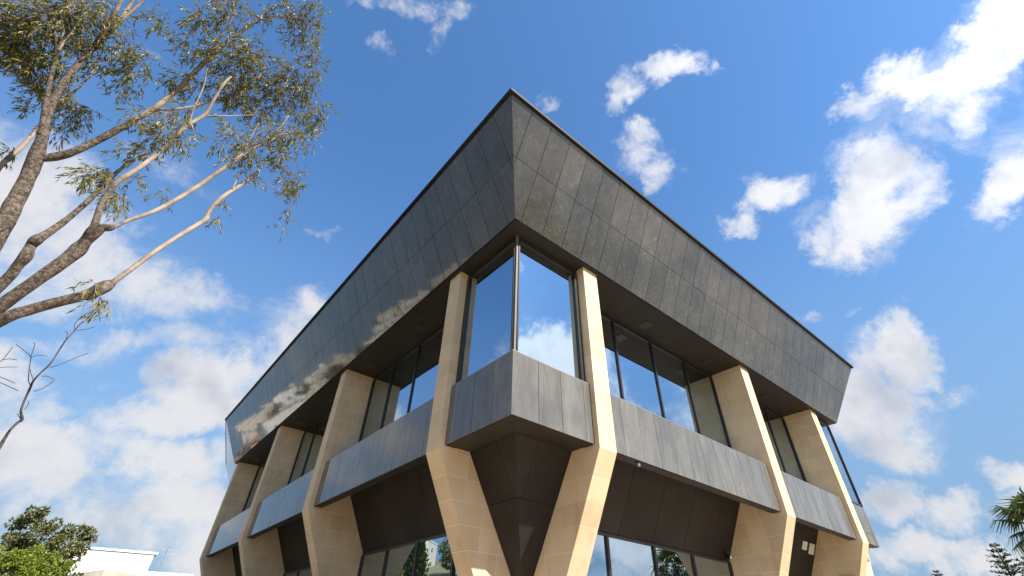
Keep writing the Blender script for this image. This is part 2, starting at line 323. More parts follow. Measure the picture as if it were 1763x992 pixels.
# ------------------------------------------------------------------ the office building
ZT, ZFB, DFT, DFB, ZMID = 10.389, 7.752, 1.333, 0.137, 9.015
ZK, BT, BB, DB, DX = 3.113, 4.485, 3.208, -0.139, -0.120
GU, GL, ZGL, RK = -1.07, -2.0, 2.17, 0.54
BASE = -0.42
B = empty('office_building')
tag(B, 'angular two storey office building with dark granite fascia and kinked cream stone columns', 'building')
def fd(z): return DFB+(DFT-DFB)*(z-ZFB)/(ZT-ZFB)
FN = {k: (OUT[k]*(ZT-ZFB) - Vector((0, 0, 1))*(DFT-DFB)).normalized() for k in OUT}
def fascia(side, length, pitch, first, coping_len):
    n = FN[side]
    # backing sheet just behind the panels
    q = [P(side, -fd(z)*1 if e == 0 else length+fd(z), fd(z), z)-n*.055 for z, e in ((ZFB, 0), (ZFB, 1), (ZT-.1, 1), (ZT-.1, 0))]
    bk = MB().prism(q, -n*.05).build('fascia', 'backing', B)
    rows = ((ZFB, ZMID), (ZMID, ZT-.095))
    edges = [-3.0]+[first+pitch*i for i in range(-3, int(length/pitch)+8)]
    for (z0, z1) in rows:
        for i in range(len(edges)-1):
            g = .007
            poly = [(edges[i]+g, z0+g*.8), (edges[i+1]-g, z0+g*.8), (edges[i+1]-g, z1-g*.8), (edges[i]+g, z1-g*.8)]
            sl = (DFT-DFB)/(ZT-ZFB)
            poly = clip(poly, (-1, -sl), DFB-sl*ZFB-.003)              # mitre at the near corner
            if len(poly) >= 3: poly = clip(poly, (1, -sl), length+DFB-sl*ZFB-.003)
            if len(poly) < 3 or area(poly) < .004: continue
            cs = sum(p[0] for p in poly)/len(poly); cz = sum(p[1] for p in poly)/len(poly)
            ja, jb, jo = random.gauss(0, .0014), random.gauss(0, .0010), random.uniform(-.003, 0)
            pts = [P(side, s, fd(z), z)+n*(jo+ja*(s-cs)+jb*(z-cz)) for s, z in poly]
            MB().prism(pts, -n*.03).build('panel', 'granite', bk)
    # metal coping in lengths
    s = -DFT-.03 if side == 'R' else -DFT+.325; e = length+DFT+.03
    if side == 'R': e -= 0
    while s < e-.05:
        s2 = min(s+coping_len, e)
        a = .0 if s <= -DFT else .012
        MB().prism([P(side, s+a, DFT+.03, ZT-.085), P(side, s2, DFT+.03, ZT-.085), P(side, s2, DFT+.03, ZT+.01), P(side, s+a, DFT+.03, ZT+.01)], -OUT[side]*.35).build('coping', 'coping', bk)
        s = s2
    # thin drip edge along the bottom
    MB().prism([P(side, -DFB+.02, DFB-.02, ZFB-.015), P(side, length+DFB-.02, DFB-.02, ZFB-.015), P(side, length+DFB-.02, DFB-.02, ZFB+.02), P(side, -DFB+.02, DFB-.02, ZFB+.02)], -OUT[side]*.02).build('drip_edge', 'coping', bk)
    return bk
fascia('R', RLEN, .655, .04, 2.6); fascia('L', LLEN, .68, .10, 3.2)
for side, ln in (('E', LLEN), ('N', RLEN)):
    n = FN[side]
    q = [P(side, -fd(z)+.05 if e == 0 else ln+fd(z)-.05, fd(z)-.004, z) for z, e in ((ZFB, 0), (ZFB, 1), (ZT, 1), (ZT, 0))]
    MB().prism(q, -n*.05).build('fascia', 'granite', B)
# roof and inner body
MB().box((-DFT+.25, -DFT+.25, ZT+H-.25), (RLEN+DFT-.25, LLEN+DFT-.25, ZT+H-.12)).build('roof', 'roof', B)
MB().box((1.35, 1.35, H+4.42), (RLEN-1.35, LLEN-1.35, ZT+H-.26)).build('core_wall', 'core', B)
MB().box((2.3, 2.3, H+BASE), (RLEN-2.3, LLEN-2.3, H+4)).build('core_wall', 'core', B)
# upper soffit: panels on two sides
so_ = MB().box((-DFB+.03, -DFB+.03, ZFB+H+.012), (RLEN+DFB-.03, LLEN+DFB-.03, ZFB+H+.06)).build('soffit', 'backing', B)
def soffit_panels(side, length, w):
    s = -DFB
    while s < length+DFB:
        s2 = min(s+w, length+DFB); a = s+.004; b = s2-.004
        pa = [(a, -DFB+.03), (b, -DFB+.03), (b, 1.3), (a, 1.3)]            # (run, inward)
        pa = clip(pa, (-1, 1), .0 if side == 'R' else -.001)
        if len(pa) >= 3 and area(pa) > .01:
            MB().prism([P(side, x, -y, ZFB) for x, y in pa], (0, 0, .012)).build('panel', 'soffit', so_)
        s = s2
soffit_panels('R', RLEN, 2.4); soffit_panels('L', LLEN, 2.4)
for side, ss_ in (('R', (5.6, 8.9, 12.8)), ('L', (5.3, 8.6, 12.4, 15.7, 19.6, 22.8))):
    for q in ss_:
        MB().prism([P(side, q-.17, -.42, ZFB-.012), P(side, q+.17, -.42, ZFB-.012), P(side, q+.17, -.76, ZFB-.012), P(side, q-.17, -.76, ZFB-.012)], (0, 0, .011)).build('downlight', 'frame', so_)
# ---- columns of coursed stone
PROFILE = [(0, ZFB), (0, ZK), (-.507*(ZK-BASE), BASE), (-2.12, BASE), (-2.12, ZGL), (-1.15, 3.95), (-1.15, ZFB)]
LEV = [ZFB, 7.52, 7.13, 6.73, 6.34, 5.94, 5.55, 5.15, 4.76, 4.36, 3.97, 3.54, ZK, 2.65, 2.24, 1.83, 1.42, 1.01, .60, .19, BASE]
def to3(side, poly, u0): return [Vector((u0, -d, z)) if side == 'R' else Vector((-d, u0, z)) for d, z in poly]
def column_meshes(side):
    blocks = []
    g = .0062
    for i in range(len(LEV)-1):
        z1, z0 = LEV[i], LEV[i+1]
        upper = z0 >= ZK-.01
        f0 = .507*(ZK-z0)
        cuts = ([.43, .80] if i % 2 else [.66]) if upper else [c for c in ((f0+.28, f0+.76, f0+1.24) if i % 2 else (f0+.50, f0+.98, f0+1.46)) if c < 1.95]
        dd = [1]+[-c for c in cuts]+[-3]
        for j in range(len(dd)-1):
            p = clip(clip(PROFILE, (0, 1), z1-g), (0, -1), -(z0+g))
            p = clip(p, (1, 0), dd[j]-g)
            if len(p) >= 3: p = clip(p, (-1, 0), -(dd[j+1]+g))
            if len(p) < 3 or area(p) < .012: continue
            vec = Vector((T, 0, 0)) if side == 'R' else Vector((0, T, 0))
            blocks.append(MB().prism(to3(side, p, 0), vec).mesh('stone_block'))
    gi = .0025
    core_poly = [(d-gi if d > -1.1 else d+.01, z) for d, z in PROFILE]
    core = MB()
    vec = Vector((T-2*gi, 0, 0)) if side == 'R' else Vector((0, T-2*gi, 0))
    up = [core_poly[0], core_poly[1], (-1.14, ZK), (-1.14, ZFB)]
    lo = [(-gi, ZK), (-.507*(ZK-BASE)-gi, BASE), (-2.11, BASE), (-2.11, ZGL), (-1.14, 3.9), (-1.14, ZK)]
    core.prism(to3(side, up, gi), vec); core.prism(to3(side, lo, gi), vec)
    return core.mesh('column'), blocks
CR, CL = column_meshes('R'), column_meshes('L')
def column(side, s):
    cm, bl = CR if side == 'R' else CL
    o = link('column', cm, MT['mortar'], None); o.parent = B
    o.location = (s, 0, H) if side == 'R' else (0, s, H)
    for me in bl:
        b = bpy.data.objects.new('stone_block', me); COL.objects.link(b); b.parent = o
        if not me.materials: me.materials.append(MT['stone'])
    return o
RS, LS = [2.250, 9.90, 15.189], [2.238, 9.452, 16.666, 23.880]
for s in RS: column('R', s)
for s in LS: column('L', s)
# end facade: one column behind the far right corner
oe = link('column', CL[0], MT['mortar'], None); oe.parent = B; oe.scale = (-1, 1, 1)
for me in CL[1]:
    b = bpy.data.objects.new('stone_block', me); COL.objects.link(b); b.parent = oe
oe.location = (RLEN, .58, H)
# ---- granite spandrel bands
def band(side, s0, s1, d, joints, z0=BB, z1=BT, thick=.20, mitre=False, cut=0):
    o = OUT[side]
    a = s0
    bk = MB().prism([P(side, s0+.01+(.035 if mitre else 0), d-.035, z0+.01), P(side, s1-.01, d-.035, z0+.01), P(side, s1-.01, d-.035, z1-.02), P(side, s0+.01+(.035 if mitre else 0), d-.035, z1-.02)], -o*(thick-.04)).build('spandrel', 'backing', B)
    ed = [s0]+[j for j in joints if s0+.05 < j < s1-.05]+[s1]
    for i in range(len(ed)-1):
        g0 = 0 if i == 0 else .005; g1 = 0 if i == len(ed)-2 else .005
        ja, jo = random.gauss(0, .0016), random.uniform(-.002, 0)
        w = (ed[i+1]-ed[i])/2
        x0, x1 = ed[i]+g0, ed[i+1]-g1
        in0 = .03 if (mitre and i == 0) else 0
        f = [P(side, x0, d+jo-ja*w, z0), P(side, x1, d+jo+ja*w, z0), P(side, x1, d+jo+ja*w, z1), P(side, x0, d+jo-ja*w, z1)]
        MB().prism(f, -o*.03).build('panel', 'band', bk) if not in0 else MB().add(
            f+[P(side, x0+in0, d-.03, z0), P(side, x1, d-.03, z0), P(side, x1, d-.03, z1), P(side, x0+in0, d-.03, z1)],
            [(0, 1, 2, 3), (7, 6, 5, 4), (0, 4, 5, 1), (1, 5, 6, 2), (2, 6, 7, 3), (3, 7, 4, 0)]).build('panel', 'band', bk)
    # pale metal sill on top, dark return below
    MB().prism([P(side, s0+cut, d-.008, z1-.004), P(side, s1, d-.008, z1-.004), P(side, s1, d-.008, z1+.018), P(side, s0+cut, d-.008, z1+.018)], -o*(thick-.02)).build('sill', 'light_frame', bk)
    MB().prism([P(side, s0+cut*1.2+.034*mitre, d-.036, z0-.012), P(side, s1, d-.036, z0-.012), P(side, s1, d-.036, z0+.008), P(side, s0+cut*1.2+.034*mitre, d-.036, z0+.008)], -o*(thick+.02)).build('soffit_return', 'soffit', bk)
    return bk
def js(a, b, w, first): return [first+w*i for i in range(int((b-a)/w)+2)]
for i in range(2): band('R', RS[i]+T, RS[i+1], DB, js(RS[i]+T, RS[i+1], .62, RS[i]+T+.49))
for i in range(3): band('L', LS[i]+T, LS[i+1], DB, js(LS[i]+T, LS[i+1], .70, LS[i]+T+.43))
band('R', -DX, RS[0]-.004, DX, [.77, 1.38, 2.03], 3.20, 4.482, mitre=True)
band('L', -DX, LS[0]-.004, DX, [.69, 1.33, 1.94], 3.20, 4.482, mitre=True, cut=.19)
band('R', RS[2]+T, RLEN+DX, DX, [16.35], 3.20, 4.482)
band('E', -DX, .575, DX, [], 3.20, 4.482, mitre=True, cut=.25)
# floors behind the bands
for side, a, b, gl in [('R', RS[0]+T, RS[1], GU), ('R', RS[1]+T, RS[2], GU)]+[('L', LS[i]+T, LS[i+1], GU) for i in range(3)]:
    MB().prism([P(side, a, DB-.19, 4.30), P(side, b, DB-.19, 4.30), P(side, b, GU-.3, 4.30), P(side, a, GU-.3, 4.30)], (0, 0, .1)).build('sill_slab', 'soffit', B)
# ---- glazing
def glazing(side, s0, s1, d, z0, z1, mulls, head=.10, mw=.055, jamb=.05, frame='frame', jamb0=None, jamb1=None):
    o = OUT[side]
    root = MB().prism([P(side, s0, d+.03, z1-head), P(side, s1, d+.03, z1-head), P(side, s1, d+.03, z1), P(side, s0, d+.03, z1)], -o*.09).build('window_wall', frame, B)
    ed = [s0+(jamb if jamb0 is None else jamb0)]+list(mulls)+[s1-(jamb if jamb1 is None else jamb1)]
    MB().prism([P(side, ed[0], d+.028, z0), P(side, ed[-1], d+.028, z0), P(side, ed[-1], d+.028, z0+.07), P(side, ed[0], d+.028, z0+.07)], -o*.08).build('bottom_rail', frame, root)
    for m_, w in [(s0+(ed[0]-s0)/2, (ed[0]-s0)/2)]+[(m, mw/2) for m in mulls]+[(s1-(s1-ed[-1])/2, (s1-ed[-1])/2)]:
        if w < .004: continue
        MB().prism([P(side, m_-w, d+.045, z0), P(side, m_+w, d+.045, z0), P(side, m_+w, d+.045, z1-head), P(side, m_-w, d+.045, z1-head)], -o*.10).build('mullion', frame, root)
    for i in range(len(ed)-1):
        a = ed[i]+(mw/2 if i else 0); b = ed[i+1]-(mw/2 if i < len(ed)-2 else 0)
        j = random.gauss(0, .003); k = random.gauss(0, .0015)
        MB().prism([P(side, a, d-j-k, z0+.07), P(side, b, d+j-k, z0+.07), P(side, b, d+j+k, z1-head), P(side, a, d-j+k, z1-head)], -o*.012).build('pane', 'glass', root)
    return root
glazing('R', RS[0]+T, RS[1], GU, 4.402, ZFB, [4.62, 6.41, 8.19]); glazing('R', RS[1]+T, RS[2], GU, 4.402, ZFB, [12.0, 13.6])
for i, mu in enumerate(([4.33, 6.12, 7.86], [11.6, 13.3, 15.0], [18.8, 20.5, 22.2])): glazing('L', LS[i]+T, LS[i+1], GU, 4.402, ZFB, mu)
ZL0 = BASE+.0
glazing('R', RS[0]+T, RS[1], GL, ZL0, ZGL, [4.56, 6.32, 8.0], head=.06, mw=.075); glazing('R', RS[1]+T, RS[2], GL, ZL0, ZGL, [12.0, 13.6], head=.06, mw=.075)
for i, mu in enumerate(([4.4, 6.13, 7.83], [11.6, 13.3, 15.0], [18.8, 20.5, 22.2])): glazing('L', LS[i]+T, LS[i+1], GL, ZL0, ZGL, mu, head=.06, mw=.075)
# corner bay window standing on the corner box
DC, DE = -.26, -.14
for side, s1, j1 in (('R', RS[0], .12), ('L', LS[0], .10)):
    glazing(side, -DC+.03, s1, DC, 4.503, ZFB, [], head=.16, jamb0=.035, jamb1=j1)
MB().box((-DC-.022, -DC-.022, 4.503+H), (-DC+.03, -DC+.03, ZFB+H-.002)).build('corner_mullion', 'post', B)
glazing('R', RS[2]+T, RLEN+DE-.03, DE, 4.503, ZFB, [], head=.16, jamb0=.02, jamb1=.035)
glazing('E', -DE+.03, .575, DE, 4.503, ZFB, [], head=.16, jamb0=.035)
MB().box((RLEN+DE-.03, -DE-.022, 4.503+H), (RLEN+DE+.022, -DE+.03, ZFB+H-.002)).build('corner_mullion', 'frame', B)
# ---- raking soffits under the bands
def rk_d(z): return -(2.0+(ZGL-z)*RK)
def raking(side, s0, s1, joints):
    n = (OUT[side]*1.0 + Vector((0, 0, -1))*RK).normalized()
    bk = MB().prism([P(side, s, rk_d(z), z)-n*.03 for s, z in ((s0, ZGL), (s1, ZGL), (s1, 4.29), (s0, 4.29))], -n*.04).build('raking_soffit', 'backing', B)
    ed = [s0]+joints+[s1]
    for i in range(len(ed)-1):
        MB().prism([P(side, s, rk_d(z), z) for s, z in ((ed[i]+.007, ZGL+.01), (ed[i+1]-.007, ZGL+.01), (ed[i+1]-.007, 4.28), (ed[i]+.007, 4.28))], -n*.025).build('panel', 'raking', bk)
raking('R', RS[0]+T, RS[1], [3.68, 4.99, 6.30, 7.61, 8.92]); raking('R', RS[1]+T, RS[2], [11.6, 12.9, 14.2] and [11.7, 13.0])
for i in range(3): raking('L', LS[i]+T, LS[i+1], [LS[i]+T+1.3*k for k in range(1, 6) if LS[i]+T+1.3*k < LS[i+1]-.3])
# corner: level soffit, then an inverted pyramid of panels
KC = .568
def ck(z): return .745+KC*(3.2-z)
cs = MB().prism([(-DX+.03, -DX+.03, 3.215+H), (RS[0], -DX+.03, 3.215+H), (RS[0], 1.2, 3.215+H), (1.2, 1.2, 3.215+H), (1.2, LS[0], 3.215+H), (-DX+.03, LS[0], 3.215+H)], (0, 0, .05)).build('corner_soffit', 'backing', B)
MB().prism([(-DX+.035, -DX+.035, 3.203+H), (1.353, -DX+.035, 3.203+H), (1.353, .76, 3.203+H), (.76, .76, 3.203+H)], (0, 0, .012)).build('panel', 'soffit', cs)
MB().prism([(1.36, -DX+.035, 3.203+H), (RS[0], -DX+.035, 3.203+H), (RS[0], .76, 3.203+H), (1.36, .76, 3.203+H)], (0, 0, .012)).build('panel', 'soffit', cs)
MB().prism([(-DX+.035, -DX+.041, 3.203+H), (.754, .76, 3.203+H), (.754, 1.36, 3.203+H), (-DX+.035, 1.36, 3.203+H)], (0, 0, .012)).build('panel', 'soffit', cs)
MB().prism([(-DX+.035, 1.367, 3.203+H), (.754, 1.367, 3.203+H), (.754, LS[0], 3.203+H), (-DX+.035, LS[0], 3.203+H)], (0, 0, .012)).build('panel', 'soffit', cs)
def corner_rake(side, slim):
    n = (OUT[side] - Vector((0, 0, 1))*KC).normalized()
    zb = BASE
    bk = MB().prism([P(side, s, -ck(z), z)-n*.03 for s, z in ((ck(3.2)+.05, 3.2), (slim+.4, 3.2), (slim+.4, .9), (ck(.9)+.05, .9))], -n*.03).build('corner_raking_soffit', 'backing', B)
    for (z1, z0) in ((3.2, 2.25), (2.25, .95)):
        for sa, sb in (((.0, 1.352), (1.360, slim+.45)) if z1 > 3 else ((.0, slim+.45),)):
            poly = [(sa, z0+.004), (sb, z0+.004), (sb, z1-.004), (sa, z1-.004)]
            poly = clip(poly, (-1, -KC), -.745-KC*3.2)             # s >= ck(z)
            if len(poly) < 3 or area(poly) < .005: continue
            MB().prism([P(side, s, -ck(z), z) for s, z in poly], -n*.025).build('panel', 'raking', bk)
corner_rake('R', RS[0]); corner_rake('L', LS[0])
# far right corner underside
MB().box((RS[2]+T, -DX+.03, 3.205+H), (RLEN+DX-.03, 1.2, 3.23+H)).build('corner_soffit', 'soffit', B)
MB().prism([(RS[2]+T, .72, 3.2+H), (RLEN-.72, .72, 3.2+H), (RLEN-2.2, 2.2, BASE+H), (RS[2]+T-.1, 2.2, BASE+H)], (0, .4, .1)).build('corner_raking_soffit', 'raking', B)
# glazed screen closing the far left end under the fascia
MB().prism([(-1.30, 25.62, 10.36+H), (-.353, 25.62, 7.914+H), (.166, 25.62, 7.056+H), (.9, 25.62, 7.056+H), (.9, 25.62, 10.36+H)], (0, .02, 0)).build('end_screen', 'screen', B)
MB().tube([(-1.31, 25.60, 10.33+H), (-.353, 25.60, 7.914+H)], [.018, .018], 6).build('screen_edge', 'frame', B)
# podium the columns stand on
tag(MB().box((-.6, -.6, .06), (RLEN+.6, LLEN+.6, H+BASE)).build('podium', 'podium'), kind='structure')
# ---- small fixtures
def vent(s, z, w, h, label):
    n = (OUT['R'] + Vector((0, 0, -1))*RK).normalized(); up = n.cross(Vector((1, 0, 0))).normalized()
    if up.z < 0: up = -up
    c = P('R', s, rk_d(z), z)+n*.004
    X = Vector((1, 0, 0))
    e = empty('wall_vent', c); tag(e, label, 'vent', 'vents on the brown soffit panel')
    def q(x0, x1, y0, y1, o, th, name, mat): MB().prism([c+X*x0+up*y0+n*o, c+X*x1+up*y0+n*o, c+X*x1+up*y1+n*o, c+X*x0+up*y1+n*o], -n*th).build(name, mat, e)
    q(-w/2, w/2, -h/2, h/2, .008, .010, 'back_plate', 'concrete')
    q(-w/2, w/2, h/2-.035, h/2, .035, .026, 'frame', 'plastic'); q(-w/2, w/2, -h/2, -h/2+.035, .035, .026, 'frame', 'plastic')
    q(-w/2, -w/2+.035, -h/2+.036, h/2-.036, .035, .026, 'frame', 'plastic'); q(w/2-.035, w/2, -h/2+.036, h/2-.036, .035, .026, 'frame', 'plastic')
    k = int((h-.08)/.06)
    for i in range(k):
        y = -h/2+.05+i*.06; q(-w/2+.036, w/2-.036, y, y+.042, .026, .012, 'louvre', 'plastic')
vent(14.28, 3.06, .30, .26, 'smaller white louvred vent on the brown soffit nearer the corner tower')
vent(14.82, 3.02, .34, .34, 'larger white louvred vent on the brown soffit beside the outer stone column')
def sec_cam(c, aim, label):
    e = empty('security_camera', c); tag(e, label, 'camera')
    c = Vector(c); aim = Vector(aim).normalized()
    MB().tube([c, c+Vector((0, 0, -.05))], [.05, .05], 10).build('mount', 'black', e)
    MB().tube([c+Vector((0, 0, -.05)), c+Vector((0, 0, -.11))], [.018, .018], 8).build('arm', 'black', e)
    k = c+Vector((0, 0, -.14)); MB().tube([k-aim*.13, k-aim*.12, k+aim*.12, k+aim*.13], [.03, .05, .05, .045], 10).build('housing', 'black', e)
    MB().tube([k+aim*.13, k+aim*.14], [.03, .03], 10).build('lens', 'glass', e)
sec_cam(P('R', 9.62, -1.86, 2.38), (-.5, -1, -.3), 'small black security camera beneath the soffit beside the second right column')
def flood(c):
    e = empty('flood_lamp', c); tag(e, 'tiny lamp fixed under the right granite band beside the corner column', 'lamp'); c = Vector(c)
    MB().tube([c, c+Vector((0, 0, -.03))], [.035, .03], 10).build('base', 'black', e)
    MB().tube([c+Vector((0, 0, -.04)), c+Vector((0, 0, -.09))], [.04, .035], 10).build('housing', 'steel', e)
flood(P('R', 3.69, -.20, 3.19))
# ------------------------------------------------------------------ foliage helpers
def crom(pts, sub):
    out = []
    for i in range(len(pts)-1):
        p0, p1, p2, p3 = pts[max(i-1, 0)], pts[i], pts[i+1], pts[min(i+2, len(pts)-1)]
        for k in range(sub):
            t = k/sub
            out.append(tuple(.5*((2*b)+(-a+c)*t+(2*a-5*b+4*c-d)*t*t+(-a+3*b-3*c+d)*t*t*t) for a, b, c, d in zip(p0, p1, p2, p3)))
    out.append(tuple(pts[-1])); return out
def limb_mesh(mb, pts, rad, sides=10, sub=6, lump=.10, seed=0):
    q = crom([(*p, r) for p, r in zip(pts, rad)], sub)
    base = len(mb.v); mb.tube([p[:3] for p in q], [max(p[3], .003) for p in q], sides)
    if lump:
        n = 0
        for i in range(len(q)):
            c = Vector(q[i][:3])
            for k in range(sides):
                v = Vector(mb.v[base+n]); f = 1+lump*(mnoise.noise(v*2.2+Vector((seed, 0, 0)))*1.4+mnoise.noise(v*9)*.7)
                mb.v[base+n] = tuple(c+(v-c)*f); n += 1
    return q
def leaf(mb, p, d, n, L, w, bend=.25):
    side = d.cross(n); side = side.normalized() if side.length > 1e-5 else d.orthogonal().normalized(); n = side.cross(d).normalized()
    m = p+d*L*.45+n*L*bend*.15; e = p+d*L-n*L*bend*.4
    mb.add([p, m+side*w, m-side*w, e, m-n*w*.5], [(0, 4, 1), (0, 2, 4), (1, 4, 3), (2, 3, 4)])
def rv():
    while True:
        v = Vector((random.uniform(-1, 1), random.uniform(-1, 1), random.uniform(-1, 1)))
        if .01 < v.length < 1: return v
# ------------------------------------------------------------------ gum tree, upper left
FORK = at(-330, 800, 6.2)
GT = empty('gum_tree', (FORK.x-.6, FORK.y-.3, 0))
tag(GT, 'tall gum tree with pale smooth limbs and drooping olive leaves reaching in from the left', 'tree')
def limb(name, pts, lump=.10, young=False, sub=6):
    P3, R3 = [], []
    for (x, y, w, d) in pts:
        p = at(x, y, d); cz = (p-CAM).dot(AXF); P3.append(p); R3.append(w*(.76 if w > 10 else .85)/2/FPX*cz*(cz/d)**.8)
    mb = MB(); limb_mesh(mb, P3, R3, 10 if pts[0][2] > 9 else 6, sub, lump, len(pts))
    o = mb.build(name, 'bark', GT, True)
    me = o.data; a = me.attributes.new('age', 'FLOAT', 'POINT')
    vals = []
    for v in me.vertices:
        d = v.co-CAM; depth = d.dot(AXF); px = 881.5+FPX*d.dot(AXR)/depth
        vals.append(0.0 if young else max(0, min(1, 1.62-max(px, 0)/AGE)))
    a.data.foreach_set('value', vals); return P3
AGE = 190
tr = MB(); tp = [Vector((FORK.x-.6, FORK.y-.3, 0)), Vector((FORK.x-.55, FORK.y-.3, .9)), Vector((FORK.x-.3, FORK.y-.15, FORK.z*.6)), FORK]
limb_mesh(tr, tp, [.52, .42, .36, .34], 14, 6, .12); to = tr.build('trunk', 'bark', GT, True)
a_ = to.data.attributes.new('age', 'FLOAT', 'POINT'); a_.data.foreach_set('value', [1.0]*len(to.data.vertices))
limb('limb', [(-330, 800, 60, 6.2), (-120, 580, 56, 6.3), (0, 395, 50, 6.5), (25, 350, 46, 6.7), (48, 305, 39, 6.9), (62, 270, 38, 7.0), (72, 240, 29, 7.1), (80, 205, 23, 7.3), (95, 165, 20, 7.5), (125, 122, 17, 7.8), (160, 82, 15, 8.1), (200, 42, 12, 8.4), (228, 2, 9, 8.7), (245, -40, 6, 8.9)])
limb('branch', [(158, 86, 14, 8.1), (180, 52, 11, 8.2), (198, 22, 10, 8.3), (214, -12, 8, 8.5), (220, -50, 5, 8.6)])
limb('branch', [(190, 55, 9, 8.3), (215, 30, 8, 8.4), (240, 8, 6, 8.5), (262, -18, 4, 8.6)], young=True)
limb('branch', [(70, 235, 16, 7.1), (78, 185, 15, 7.3), (86, 140, 12, 7.5), (95, 100, 11, 7.7), (97, 75, 9, 7.8), (93, 50, 8, 7.9), (84, 25, 7, 8.0), (72, -8, 5, 8.1)])
limb('branch', [(96, 92, 9, 7.7), (106, 72, 8, 7.8), (109, 48, 7, 7.9), (103, 22, 5, 8.0), (95, -10, 4, 8.1)], young=True)
limb('branch', [(100, 88, 8, 7.7), (115, 65, 6, 7.8), (128, 48, 5, 7.9), (122, 28, 4, 8.0), (115, 2, 3, 8.1)], young=True)
limb('limb', [(72, 272, 24, 7.0), (96, 270, 24, 7.0), (125, 262, 21, 7.0), (160, 246, 19, 7.1), (205, 222, 17, 7.2), (245, 200, 15, 7.3), (275, 180, 14, 7.4), (305, 155, 13, 7.6), (335, 125, 11, 7.7), (365, 95, 10, 7.8), (400, 65, 8, 8.0), (440, 38, 6, 8.2), (475, 10, 4, 8.4)])
limb('branch', [(270, 188, 8, 7.4), (305, 188, 7, 7.4), (345, 180, 6, 7.5), (390, 166, 6, 7.6), (430, 152, 5, 7.7), (470, 145, 4, 7.8), (488, 124, 3, 7.9)], young=True)
limb('branch', [(345, 115, 7, 7.7), (372, 75, 6, 7.8), (392, 45, 5, 7.9), (402, 15, 4, 8.0), (395, -10, 3, 8.0)], young=True)
limb('branch', [(455, 30, 4, 8.3), (490, 30, 4, 8.3), (520, 36, 2.5, 8.4)], young=True)
limb('limb', [(-200, 640, 36, 6.4), (-60, 380, 20, 6.9), (0, 287, 15, 7.4), (35, 255, 14, 7.7), (62, 225, 12, 8.0), (95, 185, 9, 8.3), (120, 165, 7, 8.5), (155, 130, 5, 8.7), (165, 105, 3, 8.8)], young=True)
limb('limb', [(-330, 800, 50, 6.2), (-140, 610, 42, 5.9), (0, 492, 32, 5.8), (30, 458, 31, 5.8), (44, 442, 36, 5.8), (52, 425, 27, 5.9), (62, 414, 31, 5.9), (78, 404, 22, 5.95), (110, 382, 17, 6.1), (150, 348, 14, 6.3), (185, 312, 12, 6.5), (212, 288, 8, 6.7), (235, 274, 6, 6.8), (255, 263, 4, 6.9)])
limb('limb', [(-330, 800, 56, 6.2), (-140, 640, 46, 5.7), (0, 528, 38, 5.5), (60, 485, 36, 5.5), (110, 450, 33, 5.55), (135, 430, 38, 5.6), (148, 415, 30, 5.6), (163, 398, 36, 5.6), (176, 388, 30, 5.6)], .14)
limb('limb', [(160, 395, 20, 5.6), (168, 372, 17, 5.7), (178, 345, 16, 5.9), (200, 315, 16, 6.0), (235, 292, 14, 6.2), (280, 258, 12, 6.5), (320, 218, 11, 6.7), (352, 198, 10, 6.9), (368, 172, 7, 7.0), (385, 145, 6, 7.1), (398, 132, 4, 7.2)])
limb('branch', [(325, 215, 6, 6.7), (332, 190, 5, 6.8), (350, 150, 4, 7.0), (356, 118, 3, 7.1)], young=True)
limb('branch', [(352, 200, 5, 6.9), (395, 200, 3.5, 7.0), (435, 198, 2.5, 7.1)], young=True)
limb('limb', [(176, 392, 24, 5.6), (190, 392, 22, 5.6), (198, 390, 13, 5.65), (225, 378, 11, 5.8), (265, 364, 10, 6.0), (305, 343, 10, 6.2), (345, 318, 10, 6.5), (370, 300, 9, 6.6), (405, 276, 9, 6.8), (435, 256, 8, 7.0), (462, 242, 6, 7.2), (480, 222, 4, 7.3), (497, 200, 3, 7.4)])
limb('branch', [(420, 265, 5, 6.9), (428, 243, 4, 7.0), (446, 212, 3, 7.1)], young=True)
limb('branch', [(452, 250, 3, 7.1), (480, 254, 2.5, 7.1), (505, 272, 2, 7.15), (515, 300, 1.6, 7.2), (508, 340, 1.4, 7.2), (493, 378, 1.2, 7.2)], young=True, sub=4)
limb('limb', [(-330, 800, 50, 6.2), (-150, 640, 44, 5.6), (0, 553, 37, 5.2), (50, 534, 32, 5.2), (100, 520, 29, 5.2), (150, 508, 29, 5.2), (176, 496, 35, 5.25), (188, 490, 29, 5.3), (198, 484, 16, 5.3), (225, 464, 13, 5.5), (270, 431, 13, 5.8), (315, 402, 12, 6.1), (345, 384, 12, 6.3), (355, 377, 15, 6.4), (363, 360, 9, 6.5), (385, 338, 10, 6.6), (410, 322, 8, 6.8), (432, 306, 7, 7.0), (445, 294, 4, 7.1)])
limb('branch', [(400, 326, 4, 6.7), (408, 308, 3, 6.8), (416, 292, 2, 6.9)], young=True)
limb('branch', [(430, 308, 3, 7.0), (455, 314, 2.5, 7.0), (475, 328, 2, 7.0), (492, 350, 1.5, 7.0)], young=True, sub=4)
